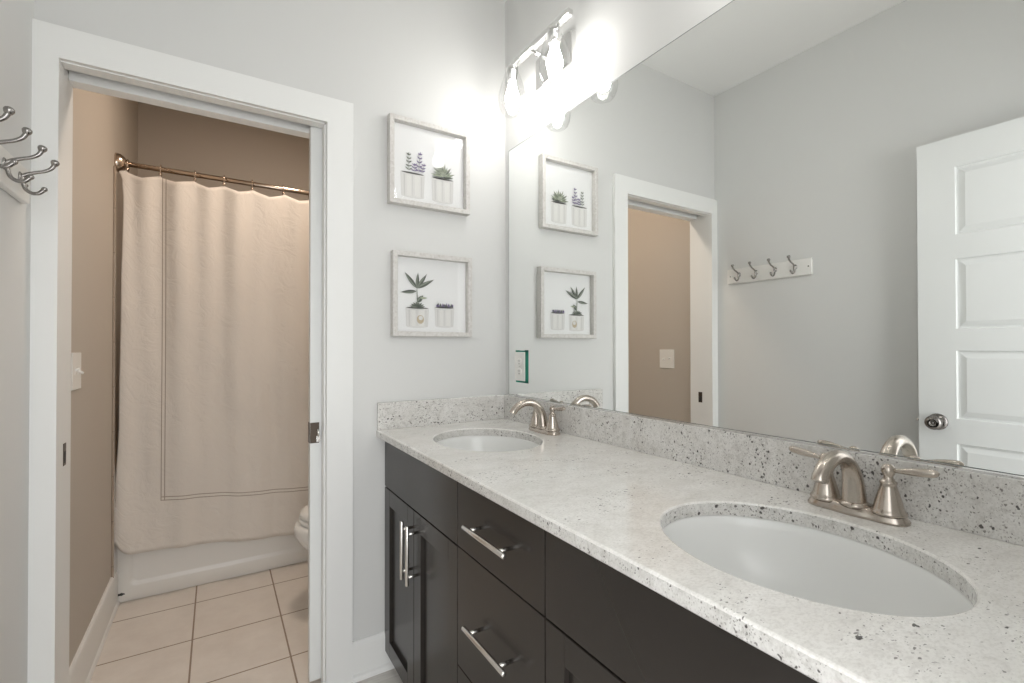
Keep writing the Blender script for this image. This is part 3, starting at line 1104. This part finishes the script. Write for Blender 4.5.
def rrect(x0, x1, y0, y1, r, z, n=8):
    pts = []
    for cx, cy, a0 in ((x1 - r, y1 - r, 0), (x0 + r, y1 - r, 90), (x0 + r, y0 + r, 180), (x1 - r, y0 + r, 270)):
        for i in range(n + 1):
            q = math.radians(a0 + 90 * i / n)
            pts.append(Vector((cx + r * math.cos(q), cy + r * math.sin(q), z)))
    return pts


w.loft([rrect(tx0, tx1, ty0 + 0.002, ty1, 0.004, 0.0), rrect(tx0, tx1, ty0 + 0.002, ty1, 0.004, tz - 0.03),
        rrect(tx0, tx1, ty0 - 0.006, ty1, 0.006, tz - 0.024), rrect(tx0, tx1, ty0 - 0.006, ty1, 0.006, tz - 0.008), rrect(tx0 + 0.006, tx1 - 0.006, ty0 + 0.002, ty1 - 0.006, 0.01, tz),
        rrect(tx0 + 0.07, tx1 - 0.07, ty0 + 0.07, ty1 - 0.05, 0.12, tz), rrect(tx0 + 0.085, tx1 - 0.085, ty0 + 0.085, ty1 - 0.065, 0.12, tz - 0.02),
        rrect(tx0 + 0.13, tx1 - 0.15, ty0 + 0.12, ty1 - 0.10, 0.12, 0.10), rrect(tx0 + 0.2, tx1 - 0.22, ty0 + 0.18, ty1 - 0.15, 0.10, 0.06)], True, True)
w.build('tub_shell', M_TUB, tub)
# apron: raised border round a shallow panel
w = MB()


def vrect(x0, x1, z0, z1, r, y, n=8):
    return [Vector((p.x, y, p.y)) for p in rrect(x0, x1, z0, z1, r, 0, n)]


ya = YT - 0.0005
A = [vrect(tx0, tx1, 0.0, 0.355, 0.002, ya + 0.004), vrect(tx0, tx1, 0.0, 0.355, 0.002, ya - 0.006), vrect(tx0 + 0.004, tx1 - 0.004, 0.004, 0.351, 0.006, ya - 0.010),
     vrect(tx0 + 0.050, tx1 - 0.050, 0.068, 0.320, 0.030, ya - 0.010), vrect(tx0 + 0.052, tx1 - 0.052, 0.071, 0.318, 0.030, ya - 0.0095),
     vrect(tx0 + 0.062, tx1 - 0.062, 0.084, 0.308, 0.028, ya - 0.002), vrect(tx0 + 0.068, tx1 - 0.068, 0.090, 0.302, 0.026, ya - 0.001)]
w.loft(A, True, True)
ap = w.build('apron', M_TUB, tub)
w = MB()
rr = random.Random(3)
pts = [(-1.466 + (0.017 + rr.uniform(-0.003, 0.003)) * math.cos(q), 0.040 + (0.0065 + rr.uniform(-0.002, 0.002)) * math.sin(q)) for q in (2 * math.pi * i / 14 for i in range(14))]
w.loft([[Vector((x, ya - 0.0108, z)) for x, z in pts], [Vector((x, ya - 0.0095, z)) for x, z in pts]], smooth=False)
w.build('apron_chip', M_HOLE, ap)['label'] = 'dark chip in the enamel'

# rod
RY, RZ = 1.080, 2.086
rod = thing('curtain_rod', 'nickel shower curtain rod spanning the toilet room side walls', 'curtain rod', (XB, RY, RZ))
MB().tube([(XB + 0.012, RY, RZ), (-0.012, RY, RZ)], 0.0125, 18).build('rod', M_RINGM, rod)
for x, s in ((XB + 0.0005, 1), (-0.0005, -1)):
    MB().lathe([(0.044, 0), (0.044, 0.005), (0.041, 0.018), (0.031, 0.032), (0.020, 0.039), (0.0165, 0.046), (0.0135, 0.048), (0, 0.048)], (x, RY, RZ), (s, 0, 0), 28).build('flange', M_RINGM, rod)

# curtain rings
RX = [-1.443, -1.317, -1.178, -1.053, -0.926, -0.776, -0.640, -0.505, -0.370, -0.235, -0.100]
ring0 = None
posn = ['at the wall end of the rod, beside the flange', 'second along the rod from the left wall', 'third along the rod from the left wall',
        'fourth along the rod from the left wall', 'fifth along the rod from the left wall', 'sixth along the rod, nearest the pocket door edge',
        'seventh along the rod, hidden by the door edge', 'eighth along the rod, hidden by the door wall', 'ninth along the rod, hidden by the door wall',
        'tenth along the rod, hidden by the door wall', 'last on the rod at its far right end']
for x, ps in zip(RX, posn):
    if ring0 is None:
        w = MB()
        w.torus((0, 0, -0.0065), 0.0272, 0.0025, (1, 0.0, 0), 28, 8)
        w.ball((0, -0.0235, -0.0310), 0.0072)
        ring0 = w.build('curtain_ring', M_RINGM)
        o = ring0
    else:
        o = ring0.copy()
        C.objects.link(o)
    o.location = (x, RY, RZ)
    tag(o, 'nickel curtain ring ' + ps, 'curtain ring', 'rings on the shower curtain rod')

# curtain
EDGE = [(0.0, -1.485), (0.26, -1.485), (0.42, -1.483), (0.56, -1.478), (0.86, -1.467), (1.44, -1.462), (1.90, -1.456), (2.00, -1.460), (2.04, -1.472), (2.2, -1.472)]


def edge_x(z):
    for (z0, a), (z1, b) in zip(EDGE, EDGE[1:]):
        if z <= z1:
            return a + (b - a) * smoothstep(z0, z1, z)
    return EDGE[-1][1]


def curtain():
    bm = bmesh.new()
    uvl = bm.loops.layers.uv.new('UVMap')
    NX, NZ = 300, 90
    x_l, x_r = -1.468, -0.055
    ztop = RZ - 0.040
    grid, uvs = [], []
    for i in range(NX + 1):
        s = i / NX
        x = x_l + (x_r - x_l) * s
        # sag of the top hem between neighbouring rings
        k = max([j for j in range(len(RX)) if RX[j] <= x], default=-1)
        if k < 0:
            sag, ph = 0.008 * (RX[0] - x) / 0.03, 0.0
        elif k == len(RX) - 1:
            sag, ph = 0.02 * (x - RX[-1]) / 0.05, 0.0
        else:
            f = (x - RX[k]) / (RX[k + 1] - RX[k])
            sag, ph = 0.026 * (1 - abs(2 * f - 1 + 0.12 * math.sin(7 * k + 1)) ** 1.15), f
        zt = ztop - sag
        zb = 0.250 - 0.068 * (x - x_l) / 0.85 + 0.004 * math.sin(9 * x) + 0.055 * math.exp(-((x - x_l) / 0.028) ** 2)
        col, cuv = [], []
        for j in range(NZ + 1):
            v = j / NZ                      # 0 at hem, 1 at top
            z = zb + (zt - zb) * v
            top = v ** 3
            amp = 0.009 + 0.006 * v
            fold = math.sin(2 * math.pi * (x + 1.443) / 0.262 + 0.7 * math.sin(2.2 * v + 2 * x)) * amp
            fold += 0.006 * math.sin(2 * math.pi * x / 0.115 + 1.7 * v + 2.0) * (0.35 + 0.65 * v)
            scal = -0.020 * (math.sin(math.pi * ph) ** 2) * top if 0 <= k < len(RX) - 1 else 0
            wr = 0.010 * noise.noise(Vector((x * 5.0, 3.1, z * 2.2))) + 0.004 * noise.noise(Vector((x * 16.0, 1.7, z * 7.0)))
            y = RY - 0.024 + fold * (1 - 0.6 * top) + scal + wr * (1 - 0.7 * top)
            # left edge: return fold and bulge toward the hem
            e = math.exp(-(x - x_l) / 0.030)
            y += 0.012 * e * (1 - v)
            e2 = math.exp(-((x - x_l) / 0.07) ** 2)
            xx = x + (edge_x(z) - x_l) * e2
            low = smoothstep(0.22, 0.0, v)
            y -= 0.020 * low * math.exp(-((x + 1.40) / 0.06) ** 2)
            y = min(y, YT - 0.022)
            col.append(bm.verts.new((xx, y, z)))
            cuv.append((x - x_l, (z - zb)))
        grid.append(col)
        uvs.append(cuv)
    for i in range(NX):
        for j in range(NZ):
            f = bm.faces.new((grid[i][j], grid[i + 1][j], grid[i + 1][j + 1], grid[i][j + 1]))
            f.smooth = True
            for lp, (a, b_) in zip(f.loops, ((i, j), (i + 1, j), (i + 1, j + 1), (i, j + 1))):
                lp[uvl].uv = uvs[a][b_]
    bmesh.ops.recalc_face_normals(bm, faces=bm.faces[:])
    me = bpy.data.meshes.new('shower_curtain')
    bm.to_mesh(me)
    bm.free()
    me.materials.append(M_CURT)
    o = bpy.data.objects.new('shower_curtain', me)
    C.objects.link(o)
    so = o.modifiers.new('thickness', 'SOLIDIFY')
    so.thickness = 0.0016
    so.offset = 0
    return tag(o, 'cream linen shower curtain with brown double stitch border, hanging from rings', 'shower curtain')


curtain()

# toilet, facing left from the right-hand wall
TY = 0.61
wc = thing('toilet', 'white toilet whose rounded bowl front peeks past the pocket door', 'toilet', (-0.36, TY, 0))


def egg(xf, xb, hw, z, n=40):
    """outline: rounded front at xf, squarer back at xb"""
    pts = []
    cx = xf + hw * 1.15
    for i in range(n):
        q = 2 * math.pi * i / n
        c, s = math.cos(q), math.sin(q)
        if c < 0:
            pts.append(Vector((cx + (cx - xf) * c, TY + hw * s, z)))
        else:
            pts.append(Vector((cx + (xb - cx) * (c ** 0.7), TY + hw * s * (1 - 0.12 * c), z)))
    return pts


w = MB()
w.loft([egg(-0.62, -0.12, 0.105, 0.0), egg(-0.62, -0.12, 0.105, 0.03), egg(-0.605, -0.12, 0.095, 0.06), egg(-0.605, -0.11, 0.10, 0.14), egg(-0.645, -0.10, 0.125, 0.205), egg(-0.705, -0.09, 0.155, 0.255),
        egg(-0.755, -0.06, 0.178, 0.305), egg(-0.774, -0.05, 0.188, 0.345), egg(-0.776, -0.05, 0.189, 0.370), egg(-0.768, -0.05, 0.185, 0.390), egg(-0.71, -0.09, 0.155, 0.392), egg(-0.69, -0.14, 0.135, 0.36), egg(-0.62, -0.22, 0.09, 0.27), egg(-0.52, -0.30, 0.05, 0.22)])
w.build('bowl', M_PORC, wc)
w = MB()
w.loft([egg(-0.752, -0.24, 0.178, 0.394), egg(-0.757, -0.24, 0.181, 0.400), egg(-0.756, -0.24, 0.180, 0.412), egg(-0.750, -0.24, 0.175, 0.415)])
w.build('seat', M_PORC, wc)
w = MB()
w.loft([egg(-0.747, -0.22, 0.175, 0.419), egg(-0.752, -0.22, 0.178, 0.424), egg(-0.748, -0.22, 0.176, 0.440), egg(-0.730, -0.225, 0.165, 0.451), egg(-0.68, -0.25, 0.13, 0.457)])
w.build('lid', M_PORC, wc)
w = MB()
w.loft([rrect(-0.205, -0.012, TY - 0.20, TY + 0.20, 0.035, z_) for z_ in (0.385, 0.40)] + [rrect(-0.215, -0.010, TY - 0.225, TY + 0.225, 0.035, 0.72)])
tk = w.build('tank', M_PORC, wc)
w = MB()
w.loft([rrect(-0.222, -0.006, TY - 0.232, TY + 0.232, 0.035, 0.721), rrect(-0.222, -0.006, TY - 0.232, TY + 0.232, 0.035, 0.745), rrect(-0.212, -0.014, TY - 0.222, TY + 0.222, 0.03, 0.755)])
w.build('tank_lid', M_PORC, tk)
MB().lathe([(0.012, 0), (0.012, 0.01), (0.006, 0.013)], (-0.214, TY - 0.16, 0.66), (-1, 0, 0), 16).tube([(-0.224, TY - 0.16, 0.66), (-0.228, TY - 0.08, 0.652)], [0.006, 0.008], 10).build('flush_lever', M_CHROME, tk)

# flush lamp on the toilet room ceiling
GX, GY = -0.66, 0.58
dl = thing('ceiling_lamp', 'small round flush lamp on the toilet room ceiling', 'lamp', (GX, GY, ZC))
MB().lathe([(0.165, 0), (0.165, -0.022), (0.158, -0.030), (0.135, -0.032), (0.130, -0.026), (0.0, -0.026)], (GX, GY, ZC - 0.0005), (0, 0, 1), 40).build('canopy', M_NICKEL, dl)
MB().lathe([(0.129, -0.027), (0.129, -0.031), (0.124, -0.034), (0.0, -0.036)], (GX, GY, ZC - 0.0005), (0, 0, 1), 40).build('lens', M_DLENS, dl)
